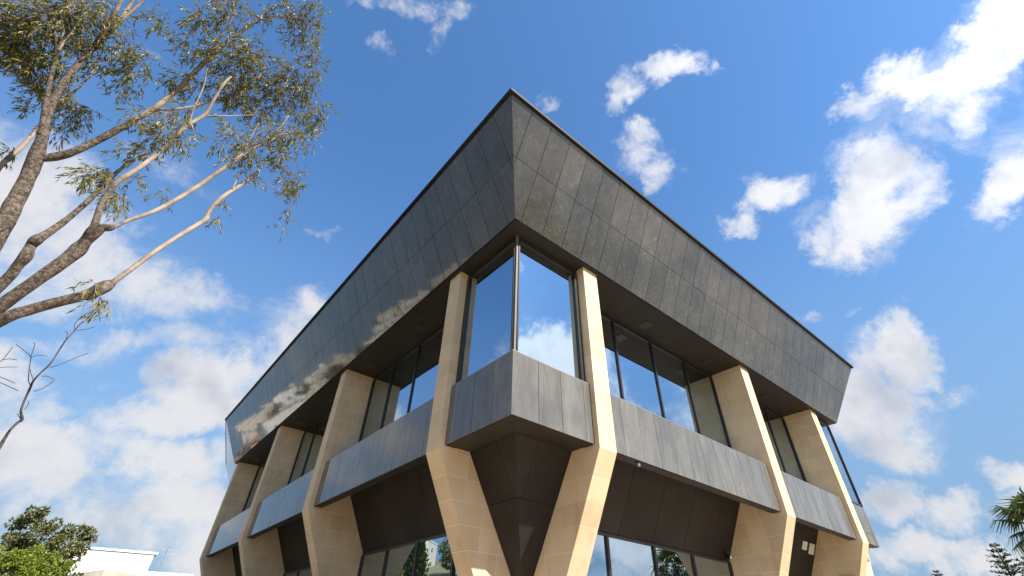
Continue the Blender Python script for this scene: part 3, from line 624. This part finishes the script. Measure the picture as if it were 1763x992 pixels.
CL_ = [(35, 48, 38, 8), (85, 35, 42, 8), (140, 20, 45, 8.2), (45, 92, 36, 8), (15, 65, 28, 8), (185, 25, 26, 8.4), (135, 62, 34, 8.2), (95, 112, 30, 7.9), (60, 118, 26, 7.9), (215, 85, 28, 8.3), (242, 108, 26, 8.3), (210, 150, 16, 8.2), (262, 30, 17, 8.6), (272, 48, 15, 8.6),
 (50, 180, 13, 8.2), (125, 190, 26, 8.4), (155, 190, 16, 8.5), (105, 222, 18, 8.3), (18, 258, 10, 7.5), (68, 150, 18, 8), (20, 15, 25, 8), (110, 150, 20, 8), (165, 110, 22, 8.2), (145, 225, 8, 8.3), (225, 130, 18, 8.3), (175, 60, 18, 8.4),
 (330, 78, 22, 7.8), (345, 32, 24, 7.9), (392, 20, 38, 8.1), (372, 95, 26, 7.8), (412, 108, 38, 7.8), (425, 75, 18, 7.9), (435, 90, 28, 7.9), (500, 18, 28, 8.4), (530, 42, 26, 8.4), (545, 18, 20, 8.4), (512, 60, 20, 8.4), (310, 132, 18, 7.7), (338, 150, 22, 7.7), (293, 135, 10, 7.6),
 (405, 145, 34, 7.7), (450, 132, 26, 7.8), (500, 125, 30, 7.9), (540, 112, 22, 8), (520, 150, 30, 7.9), (550, 182, 20, 7.9), (488, 170, 28, 7.8), (530, 196, 24, 7.9), (450, 185, 26, 7.7), (545, 85, 14, 8.1), (415, 170, 24, 7.6), (465, 30, 14, 8.3), (470, 160, 22, 7.8),
 (240, 205, 18, 7.2), (292, 212, 22, 6.6), (270, 236, 18, 6.6), (318, 192, 16, 6.9), (150, 300, 17, 6.4), (207, 345, 16, 6.1), (182, 288, 16, 6.6), (232, 306, 11, 6.4), (284, 330, 9, 6.4), (302, 240, 18, 6.7), (252, 262, 14, 6.8), (220, 258, 12, 6.7), (196, 330, 10, 6.2), (340, 230, 8, 6.8),
 (400, 226, 20, 7), (430, 258, 24, 7), (462, 232, 26, 7.2), (500, 230, 26, 7.3), (482, 268, 18, 7.2), (392, 268, 9, 6.8), (500, 306, 22, 7.2), (512, 322, 13, 7.2), (496, 355, 9, 7.2), (492, 385, 8, 7.2), (440, 318, 8, 7), (425, 290, 14, 7), (530, 238, 14, 7.5), (375, 245, 10, 6.9), (545, 210, 12, 7.7), (485, 320, 10, 7.1),
 (186, 522, 9, 5.3), (160, 486, 6, 5.2), (175, 512, 6, 5.2), (378, 372, 6, 6.5), (390, 350, 5, 6.6)]
fol = MB(); fold = MB(); tw = MB()
for (x, y, r, d) in CL_:
    c = at(x, y, d); depth = (c-CAM).dot(AXF); R = r/FPX*depth*.98
    nsp = max(4, int(r*r*.072))
    for i in range(nsp):
        v = rv(); v = v*(.35+.65*v.length)
        a = c + v*R*Vector((1, 1, 1)).length/1.73
        g = (v.normalized()*.6+Vector((0, 0, -.75))+rv()*.6).normalized()
        tip = a+g*.16
        if random.random() < .55: tw.tube([c+(a-c)*.3, a, tip], [.004, .003, .0015], 3, False)
        k = random.randint(6, 10)
        for j in range(k):
            p = a+(tip-a)*random.random()
            dr = (g+rv()*1.0+Vector((0, 0, -.35))).normalized()
            leaf(fold if random.random() < .12 else fol, p, dr, rv().normalized(), random.uniform(.05, .105), random.uniform(.0055, .009))
tag(fol.build('foliage', 'gum', GT), kind='stuff'); tag(fold.build('bronzed_foliage', 'gum_dry', GT), kind='stuff'); tag(tw.build('twigs', 'bark', GT), kind='stuff')
# ------------------------------------------------------------------ bare dead sapling, far left
DT = empty('dead_sapling', (at(-90, 900, 5.6).x, at(-90, 900, 5.6).y, 0)); tag(DT, 'leafless dead branch with fine grey twigs under the gum tree limbs', 'dead tree')
def twig(name, pts, parent=DT):
    mb = MB(); P3 = [at(x, y, d) for x, y, w, d in pts]; R3 = [w*.54/2/FPX*((p-CAM).dot(AXF)) for p, (x, y, w, d) in zip(P3, pts)]
    limb_mesh(mb, P3, R3, 6, 4, .08); o = mb.build(name, DEADM, parent, True); return o
DEADM = simple('dead_wood', (.040, .031, .027), (.075, .060, .052), 9, .9, bump=.3)
b0 = at(-90, 900, 5.6); mb = MB(); limb_mesh(mb, [Vector((b0.x, b0.y, 0)), Vector((b0.x+.05, b0.y, b0.z*.5)), b0, at(-30, 812, 5.7)], [.10, .085, .05, .035], 8); mb.build('stem', DEADM, DT, True)
twig('branch', [(-30, 812, 14, 5.7), (0, 768, 12, 5.8), (8, 755, 10, 5.8), (18, 740, 8, 5.85), (30, 728, 8, 5.9), (38, 722, 9, 5.9), (36, 708, 6, 5.9), (42, 690, 6, 5.95), (52, 668, 6, 6), (58, 655, 6, 6), (72, 640, 5, 6.1), (86, 627, 5, 6.1), (102, 603, 4, 6.2), (114, 585, 4, 6.2), (128, 570, 3.6, 6.3), (140, 556, 2.6, 6.3), (163, 538, 1.4, 6.4)])
for p in ([(54, 665, 3, 6), (49, 655, 3, 6), (51, 630, 2.6, 6), (53, 615, 2.4, 6), (45, 607, 2, 6), (28, 593, 1.2, 6)], [(53, 615, 2, 6), (57, 603, 1.6, 6), (60, 593, 1.2, 6), (58, 590, 1, 6)], [(54, 616, 1.6, 6), (64, 612, 1.4, 6), (80, 613, 1, 6)],
          [(58, 656, 2, 6), (54, 645, 1.8, 6), (52, 636, 1.2, 6)], [(86, 633, 2.4, 6.1), (105, 627, 1.8, 6.1), (128, 617, 1.5, 6.2), (152, 608, 1, 6.2)], [(58, 674, 1.6, 6), (75, 668, 1.2, 6), (94, 655, .8, 6)], [(72, 648, 1.2, 6.1), (82, 648, 1, 6.1), (94, 654, .8, 6.1)],
          [(128, 570, 2, 6.3), (130, 555, 1.8, 6.3), (145, 546, 1.4, 6.3), (160, 535, 1, 6.3)], [(132, 569, 1.6, 6.3), (148, 567, 1.4, 6.3), (162, 563, 1, 6.3)], [(140, 557, 1.6, 6.3), (152, 551, 1.3, 6.3), (165, 548, 1, 6.3)], [(114, 583, 1.5, 6.2), (116, 575, 1.2, 6.2), (114, 570, .8, 6.2)],
          [(42, 705, 2, 5.9), (48, 697, 1.6, 5.9), (50, 690, 1, 5.9)], [(36, 722, 2, 5.9), (32, 716, 1.5, 5.9), (30, 712, 1, 5.9)]):
    twig('twig', p)
for p in ([(-60, 660, 4, 5.8), (-20, 635, 3, 5.8), (0, 623, 2.4, 5.8), (10, 613, 2, 5.8), (22, 597, 1.2, 5.8)], [(4, 620, 1.6, 5.8), (16, 618, 1.3, 5.8), (30, 620, 1, 5.8)], [(-60, 662, 3, 5.8), (-20, 640, 2, 5.8), (0, 633, 1.6, 5.8), (30, 632, 1, 5.8)], [(-60, 640, 3, 5.8), (-10, 646, 1.8, 5.8), (26, 660, 1, 5.8)], [(-60, 642, 3, 5.8), (-10, 655, 1.6, 5.8), (32, 673, 1, 5.8)], [(-60, 640, 5, 5.8), (-62, 665, 5, 5.8), (-80, 760, 6, 5.7), (-60, 850, 8, 5.65)]):
    twig('twig', p)
# ------------------------------------------------------------------ leafy trees
def leafy_tree(name, label, base, th, blobs, mat, L, w, dens, cat='tree', group=None, droop=.2, trunk_r=.22):
    base = Vector(base); e = empty(name, base); tag(e, label, cat, group)
    mb = MB(); top = base+Vector((0, 0, th)); limb_mesh(mb, [base, base+Vector((.05, .03, th*.5)), top], [trunk_r*1.25, trunk_r, trunk_r*.8], 9, 5, .1)
    mb.build('trunk', 'trunk' in MT and MT['trunk'] or DEADM, e, True)
    lm = MB()
    for (c, r) in blobs:
        c = Vector(c); mid = (top+c)/2+rv()*.25
        limb_mesh(lm, [top, mid, c], [trunk_r*.45, trunk_r*.25, .02], 5, 3, 0)
    lm.build('limbs', DEADM, e, True)
    fm = MB()
    for (c, r) in blobs:
        c = Vector(c); n = int(dens*r*r)
        sub = [(c+rv()*r*.85, r*random.uniform(.22, .42)) for _ in range(max(5, int(9*r)))]
        for i in range(n):
            s, sr = random.choice(sub); v = rv(); p = s+v.normalized()*sr*(v.length**.5)
            d = (v.normalized()*.8+rv()*.8+Vector((0, 0, -droop))).normalized()
            leaf(fm, p, d, (rv()+Vector((0, 0, .8))).normalized(), L*random.uniform(.6, 1.2), w*random.uniform(.7, 1.2))
    tag(fm.build('foliage', mat, e), kind='stuff'); return e
def pb(x, y, r, d):
    c = at(x, y, d); return (c, r/FPX*((c-CAM).dot(AXF)))
g0 = at(60, 990, 30)
leafy_tree('olive_tree', 'dark olive green round crowned tree standing behind the lime bush', (g0.x, g0.y, 0), 2.6,
    [pb(*q) for q in ((20, 925, 24, 30), (35, 905, 18, 30.5), (62, 893, 20, 30), (85, 905, 22, 29), (105, 918, 22, 30), (145, 918, 18, 30), (125, 938, 24, 29), (150, 930, 12, 30), (118, 962, 20, 30), (50, 930, 28, 30), (85, 940, 26, 29), (20, 965, 30, 30), (70, 975, 34, 30), (110, 985, 24, 30), (40, 1010, 40, 30), (90, 1020, 36, 30))], 'oak', .15, .04, 1900)
g0 = at(35, 1010, 21)
leafy_tree('lime_bush', 'bright lime green bushy tree at the lower left edge', (g0.x, g0.y, 0), 1.2,
    [pb(*q) for q in ((5, 962, 24, 21), (35, 962, 24, 21), (62, 960, 22, 21.3), (80, 968, 20, 21), (30, 985, 36, 20.5), (75, 990, 30, 21), (108, 985, 16, 21.5), (118, 975, 8, 21.5), (-10, 985, 34, 21), (50, 1015, 36, 21), (100, 1015, 26, 21))], 'bush', .10, .03, 3200, cat='bush')
# trees across the lawn on the right, mirrored in the granite and the glass
for i, (az, dist, h, lab) in enumerate(((-74, 34, 19, 'broad dark tree mirrored in the right granite fascia next to the building corner'), (-63, 36, 18, 'rounded tree mirrored low in the right fascia, second from the building corner'), (-52, 36, 17, 'lower spreading tree mirrored in the middle of the right fascia'), (-27, 50, 6.5, 'dark tree mirrored near the far end of the right fascia'), (-21, 56, 6.5, 'outermost broad tree mirrored at the far end of the right fascia'))):
    c = azel(az, 0, dist, Vector((CAM.x, CAM.y, 0)))
    bl = [(c+Vector((random.uniform(-3.6, 3.6), random.uniform(-3.6, 3.6), h*random.uniform(.4, .8))), random.uniform(2.0, 3.0)) for _ in range(12 if h > 10 else 5)]+[(c+Vector((0, 0, h*.85)), h*.14)]
    leafy_tree('shade_tree', lab, c, h*.35, bl, 'oak', .5, .13, 170, group='trees across the lawn on the right')
# cypress mirrored in the ground floor glass on the left
def spire(name, label, base, h, r, mat, L, w, n, cat='tree', group=None):
    base = Vector(base); e = empty(name, base); tag(e, label, cat, group)
    mb = MB(); limb_mesh(mb, [base, base+Vector((0, 0, h*.5)), base+Vector((0, 0, h*.95))], [.16, .1, .02], 8, 4, .05); mb.build('trunk', DEADM, e, True)
    fm = MB()
    for i in range(n):
        t = random.random()**.8; z = h*(.06+.94*t); rr = r*(math.sin(min(1, (1-t)*1.7+.02)*math.pi/2))*(.75+.35*mnoise.noise(Vector((t*9, i % 7, 0))))
        a = random.uniform(0, 6.283); q = math.sqrt(random.uniform(.25, 1))*rr*(1+.25*math.sin(a*5+t*30))
        p = base+Vector((math.cos(a)*q, math.sin(a)*q, z))
        leaf(fm, p, (Vector((math.cos(a)*.5, math.sin(a)*.5, .9))+rv()*.5).normalized(), rv().normalized(), L*random.uniform(.6, 1.2), w)
    tag(fm.build('foliage', mat, e), kind='stuff')
spire('cypress_tree', 'dark columnar cypress mirrored in the left ground floor glass', (-27.4, 57.8, 0), 15.5, 2.1, 'cypress', .6, .13, 5200)
# conifers, lower right
def conifer(name, label, top, h, spread, parent_d):
    base = Vector((top.x, top.y, 0)); e = empty(name, base); tag(e, label, 'conifer tree')
    mb = MB(); limb_mesh(mb, [base, (base+top)/2, top], [.22, .14, .02], 8, 5, .04); mb.build('trunk', DEADM, e, True)
    fm = MB(); z = top.z-.1; k = 0
    while z > max(.8, top.z-h):
        rr = spread*min(1, ((top.z-z)/h))**.75+.12; nb = 7
        for j in range(nb):
            a = 6.283*j/nb+k*.9+random.uniform(-.2, .2); q = rr*random.uniform(.75, 1.12); dr = Vector((math.cos(a), math.sin(a), .12))
            s = Vector((base.x, base.y, z))
            for m in range(int(q/.035)+3):
                t = random.random(); p = s+dr*q*t+Vector((0, 0, .10*math.sin(t*2)))+rv()*.06
                leaf(fm, p, (dr+rv()*.9+Vector((0, 0, .35))).normalized(), rv().normalized(), .22*(1.15-.4*t), .035)
        z -= .34; k += 1
    tag(fm.build('foliage', 'pine', e), kind='stuff')
conifer('norfolk_pine', 'dark green pointed conifer below the palm crown', at(1712, 940, 52), 6.2, 2.6, 52)
conifer('norfolk_pine', 'dense dark conifer cut by the right edge under the palm', at(1768, 962, 58), 7, 4.2, 58)
conifer('norfolk_pine', 'distant conifer tip just showing at the bottom between building and palm', at(1612, 984, 70), 6, 2.2, 70)
# ------------------------------------------------------------------ fan palms
def frond_mesh(seed, dead=False):
    random.seed(seed); mb = MB(); pl = .9 if not dead else .5
    pts = [Vector((0, 0, 0)), Vector((pl*.55, 0, .10)), Vector((pl, 0, .06))]
    mb.tube(pts, [.035, .026, .018], 5)
    n = 22
    for i in range(n):
        a = math.radians(-105+210*i/(n-1)); L = (1.25-.25*abs(a)/1.83)*random.uniform(.85, 1.1)
        d = Vector((math.cos(a), math.sin(a), 0)); sd = Vector((-d.y, d.x, 0)); p = pts[-1]; w = .055
        dr = .25 if not dead else .8
        q = [p, p+d*L*.35+Vector((0, 0, .03)), p+d*L*.68+Vector((0, 0, -.10*dr*3)), p+d*L*(.92)+Vector((0, 0, -.45-.3*random.random()))]
        mb.add([q[0]-sd*.01, q[0]+sd*.01, q[1]-sd*w, q[1]+sd*w, q[2]-sd*w*.7, q[2]+sd*w*.7, q[3]-sd*.008, q[3]+sd*.008, q[1]-Vector((0, 0, .03)), q[2]-Vector((0, 0, .025))],
               [(0, 8, 2), (0, 1, 8), (1, 3, 8), (2, 8, 9, 4), (8, 3, 5, 9), (4, 9, 6), (9, 7, 6), (9, 5, 7)])
    return mb.mesh('frond')
FR = [frond_mesh(s) for s in (1, 2, 3)]; FD = [frond_mesh(s, True) for s in (11, 12)]
for m_ in FR: m_.materials.append(MT['frond'])
for m_ in FD: m_.materials.append(MT['dead'])
random.seed(21)
def palm(label, top, trunk_r=.26, n=34, nd=26, scale=1.0):
    e = empty('fan_palm', (top.x, top.y, 0)); tag(e, label, 'palm tree', 'fan palms')
    mb = MB(); limb_mesh(mb, [Vector((top.x, top.y, 0)), Vector((top.x, top.y, top.z*.5)), Vector(top)], [trunk_r*1.3, trunk_r, trunk_r*.9], 10, 8, .06); mb.build('trunk', DEADM, e, True)
    for i in range(n+nd):
        dead = i >= n
        f = bpy.data.objects.new('dead_frond' if dead else 'frond', random.choice(FD if dead else FR)); COL.objects.link(f); f.parent = e
        el = math.radians(random.uniform(-88, -58) if dead else 70-115*((i+.5)/n)+random.uniform(-10, 10))
        f.location = (0, 0, top.z-(random.uniform(.1, 1.3) if dead else .15*random.random()))
        f.rotation_euler = (random.uniform(-.3, .3), -el, i*2.4+random.uniform(-.3, .3)); s = scale*random.uniform(.85, 1.1)*(.75 if dead else 1); f.scale = (s, s, s)
palm('fan palm with a shaggy skirt of dead fronds at the right edge', at(1797, 905, 38), n=22, nd=18, scale=1.05)
palm('fan palm mirrored in the right ground floor glass', Vector((28.9, -12.5, 6.5)), n=24, nd=12, scale=1.0)
# ------------------------------------------------------------------ houses
def house(name, label, c, rot, w, d, h, wall, roof, roof_h=0, floors=2, cols=3, cat='house', group=None, parapet=True):
    e = empty(name, c); tag(e, label, cat, group); c = Vector(c)
    R = Matrix.Rotation(rot, 4, 'Z')
    def T3(p): return c+(R @ Vector(p))
    def bx(a, b, name, mat, par=e):
        m_ = MB().box(a, b); m_.v = [tuple(T3(v)) for v in m_.v]; return m_.build(name, mat, par)
    bx((-w/2, -d/2, 0), (w/2, d/2, h), 'wall', wall)
    if roof_h:
        o = .4; m_ = MB(); v = [(-w/2-o, -d/2-o, h), (w/2+o, -d/2-o, h), (w/2+o, d/2+o, h), (-w/2-o, d/2+o, h), (-w/2+d/2, 0, h+roof_h), (w/2-d/2, 0, h+roof_h)]
        m_.add([T3(p) for p in v], [(3, 2, 1, 0), (0, 1, 5, 4), (1, 2, 5), (2, 3, 4, 5), (3, 0, 4)]); m_.build('roof', roof, e)
    elif parapet:
        rf = bx((-w/2-.12, -d/2-.12, h), (w/2+.12, d/2+.12, h+.28), 'roof', roof); bx((-w/2+.6, -d/2+.6, h+.28), (-w/2+2.2, -d/2+2.4, h+1.3), 'roof_box', wall, rf)
    for fl in range(floors):
        z = h/floors*fl+.95
        for k in range(cols):
            x = -w/2+w*(k+.5)/cols
            for sy in (-1, 1):
                f = bx((x-.62, sy*d/2-.05, z), (x+.62, sy*d/2+.05, z+1.35), 'window', 'white'); bx((x-.5, sy*(d/2+.058), z+.12), (x+.5, sy*(d/2+.02), z+1.23), 'pane', 'pane', f)
        for sx in (-1, 1):
            f = bx((sx*w/2-.05, -.7, z), (sx*w/2+.05, .7, z+1.35), 'window', 'white'); bx((sx*(w/2+.058), -.56, z+.12), (sx*(w/2+.02), .56, z+1.23), 'pane', 'pane', f)
    bx((-w/2+w*.5/cols-.5, -d/2-.03, 0), (-w/2+w*.5/cols+.5, -d/2+.02, .94), 'door', 'tile')
    return e
O2 = Vector((CAM.x+3.5, CAM.y+10, 0))
def ss(x, a, b):
    t = max(0, min(1, (x-a)/(b-a))); return t*t*(3-2*t)
def hill(az, r):
    top = 21+(az-110)*.36
    return max(0, min(44, top))*ss(r, 45, 175)*ss(az, 101.5, 109)*ss(232-az, 0, 30) - .3
hm = MB(); NA, NR = 60, 22
for i in range(NA+1):
    for j in range(NR+1):
        az = 100+135*i/NA; r = 44+(420-44)*(j/NR)**1.3; p = azel(az, 0, r, O2)
        z = hill(az, r); hm.v.append((p.x, p.y, z+(mnoise.noise(Vector((p.x*.04, p.y*.04, 0)))*1.2 if z > 2 else 0)))
for i in range(NA):
    for j in range(NR):
        k = i*(NR+1)+j; hm.f.append((k, k+1, k+NR+2, k+NR+1))
tag(hm.build('hillside', 'scrub', None, True), kind='structure')
KINDS = [('cream', 'white', 0, 'cream flat roofed house on the hillside mirrored in the left fascia'), ('white', 'concrete', 0, 'white block house on the hillside mirrored in the left fascia'), ('ochre', 'tile', 1.6, 'ochre house with hipped tile roof on the hillside mirrored in the left fascia')]
random.seed(5)
for i, (az, r) in enumerate(((105.5, 160), (108.2, 150), (111.2, 158), (112.6, 128), (115.4, 150), (124.2, 132), (127.6, 150), (128.4, 118), (131.8, 138), (134.2, 112), (138.5, 130), (143, 120), (109.6, 118), (117.8, 142), (125.8, 148), (106.6, 128), (130.2, 150), (136, 142))):
    wall, roof, rh, lab = KINDS[(2, 0, 1, 0, 1, 1, 0, 1, 0, 2, 1, 0, 1, 0, 1, 2, 1, 0)[i]]
    p = azel(az, 0, r, O2)
    house('house', lab, (p.x, p.y, hill(az, r)-1.0), math.radians(az-90+random.uniform(-25, 25)), random.uniform(8, 12), 8.0, random.uniform(6.2, 9), wall, roof, rh, 2, 3, group=lab)
for i, (az, r) in enumerate(((103.8, 120), (106.8, 138), (109.8, 132), (113.9, 130), (117.4, 128), (122.8, 118), (126.0, 112), (130.2, 112), (133.1, 124), (136.4, 112), (140.8, 108), (146, 112), (150, 104), (154, 92), (158, 84), (149, 80))):
    p = azel(az, 0, r, O2); h = random.uniform(7, 11); c = Vector((p.x, p.y, hill(az, r)-.3))
    bl = [(c+Vector((random.uniform(-3, 3), random.uniform(-3, 3), h*random.uniform(.35, .8))), random.uniform(1.6, 2.5)) for _ in range(6)]
    leafy_tree('garden_tree', 'dark leafy tree on the hillside mirrored in the left fascia', c, h*.35, bl, 'oak', .8, .22, 60, group='dark leafy trees on the mirrored hillside')
# ---- white flat roofed house beyond the bush, lower left
WH = empty('white_house', (at(200, 990, 62).x, at(200, 990, 62).y, 0)); tag(WH, 'plain white flat roofed house beyond the lime bush at the lower left', 'house')
def slab(px0, px1, ytop, dist, depth, name, mat, z0=0.0, par=WH, drop=None):
    a = at(px0, ytop[0], dist); b = at(px1, ytop[1], dist*(1.0 if len(ytop) < 3 else ytop[2]))
    zt = (a.z+b.z)/2; run = (Vector((b.x, b.y, 0))-Vector((a.x, a.y, 0))); back = Vector((-run.y, run.x, 0)).normalized()
    if back.dot(Vector((a.x, a.y, 0))-Vector((CAM.x, CAM.y, 0))) < 0: back = -back
    q = [Vector((a.x, a.y, z0)), Vector((b.x, b.y, z0)), Vector((b.x, b.y, b.z)), Vector((a.x, a.y, a.z))]
    MB().prism(q, back*depth).build(name, mat, par); return a, b, back
a, b, back = slab(118, 266, (943, 955, 1.0), 62, 3.2, 'wall', 'white')
run = (b-a); run.z = 0; run.normalize()
MB().prism([a-run*.2-back*.12+Vector((0, 0, .02)), b+run*.25-back*.12+Vector((0, 0, .02)), b+run*.25-back*.12+Vector((0, 0, .2)), a-run*.2-back*.12+Vector((0, 0, .2))], back*3.5).build('roof', 'white', WH)
# side window in the right hand wall
s0 = b+back*.5+Vector((0, 0, -.75))
fr = MB().prism([s0, s0+back*2.2, s0+back*2.2+Vector((0, 0, -1.4)), s0+Vector((0, 0, -1.4))], run*.05).build('window', 'concrete', WH)
for k in range(2): MB().prism([s0+back*(.12+1.02*k)+run*.051+Vector((0, 0, -.12)), s0+back*(1.04+1.02*k)+run*.051+Vector((0, 0, -.12)), s0+back*(1.04+1.02*k)+run*.051+Vector((0, 0, -1.28)), s0+back*(.12+1.02*k)+run*.051+Vector((0, 0, -1.28))], run*.02).build('pane', 'pane', fr)
WG = empty('garden_wall', (at(190, 990, 48).x, at(190, 990, 48).y, 0)); tag(WG, 'weathered concrete parapet with folded top below the white house', 'wall')
slab(100, 181, (992, 980), 48, .5, 'wall_section', 'concrete', par=WG); slab(181.3, 236, (980, 989), 48, .5, 'wall_section', 'podium', par=WG)
WW = empty('low_annex', (at(280, 990, 56).x, at(280, 990, 56).y, 0)); tag(WW, 'low white annex with flat top beside the aerial, right of the white house', 'house')
slab(232, 334, (982, 989), 52, 4, 'wall', 'white', par=WW)
# ---- television aerial
AN = empty('television_aerial', at(286, 990, 57)); tag(AN, 'thin television aerial with two tiers of rods on a mast above the white annex', 'aerial')
m0, m1 = at(283, 1000, 57), at(291, 940, 57); MB().tube([Vector((m1.x, m1.y, .0)), m1], [.02, .02], 6).build('mast', 'steel', AN)
for (xa, ya, xb, yb, nn) in ((279, 946, 307, 948, 6), (281, 955, 308, 956, 4)):
    p, q = at(xa, ya, 57), at(xb, yb, 57); MB().tube([p, q], [.014, .014], 5).build('boom', 'steel', AN)
    for k in range(nn):
        c = p.lerp(q, (k+.3)/nn); MB().tube([c-Vector((.15, .15, .10)), c+Vector((.15, .15, .10))], [.008, .008], 4).build('rod', 'steel', AN)
SC.render.engine = 'CYCLES'
SC.cycles.max_bounces = 8; SC.cycles.glossy_bounces = 4; SC.cycles.diffuse_bounces = 4
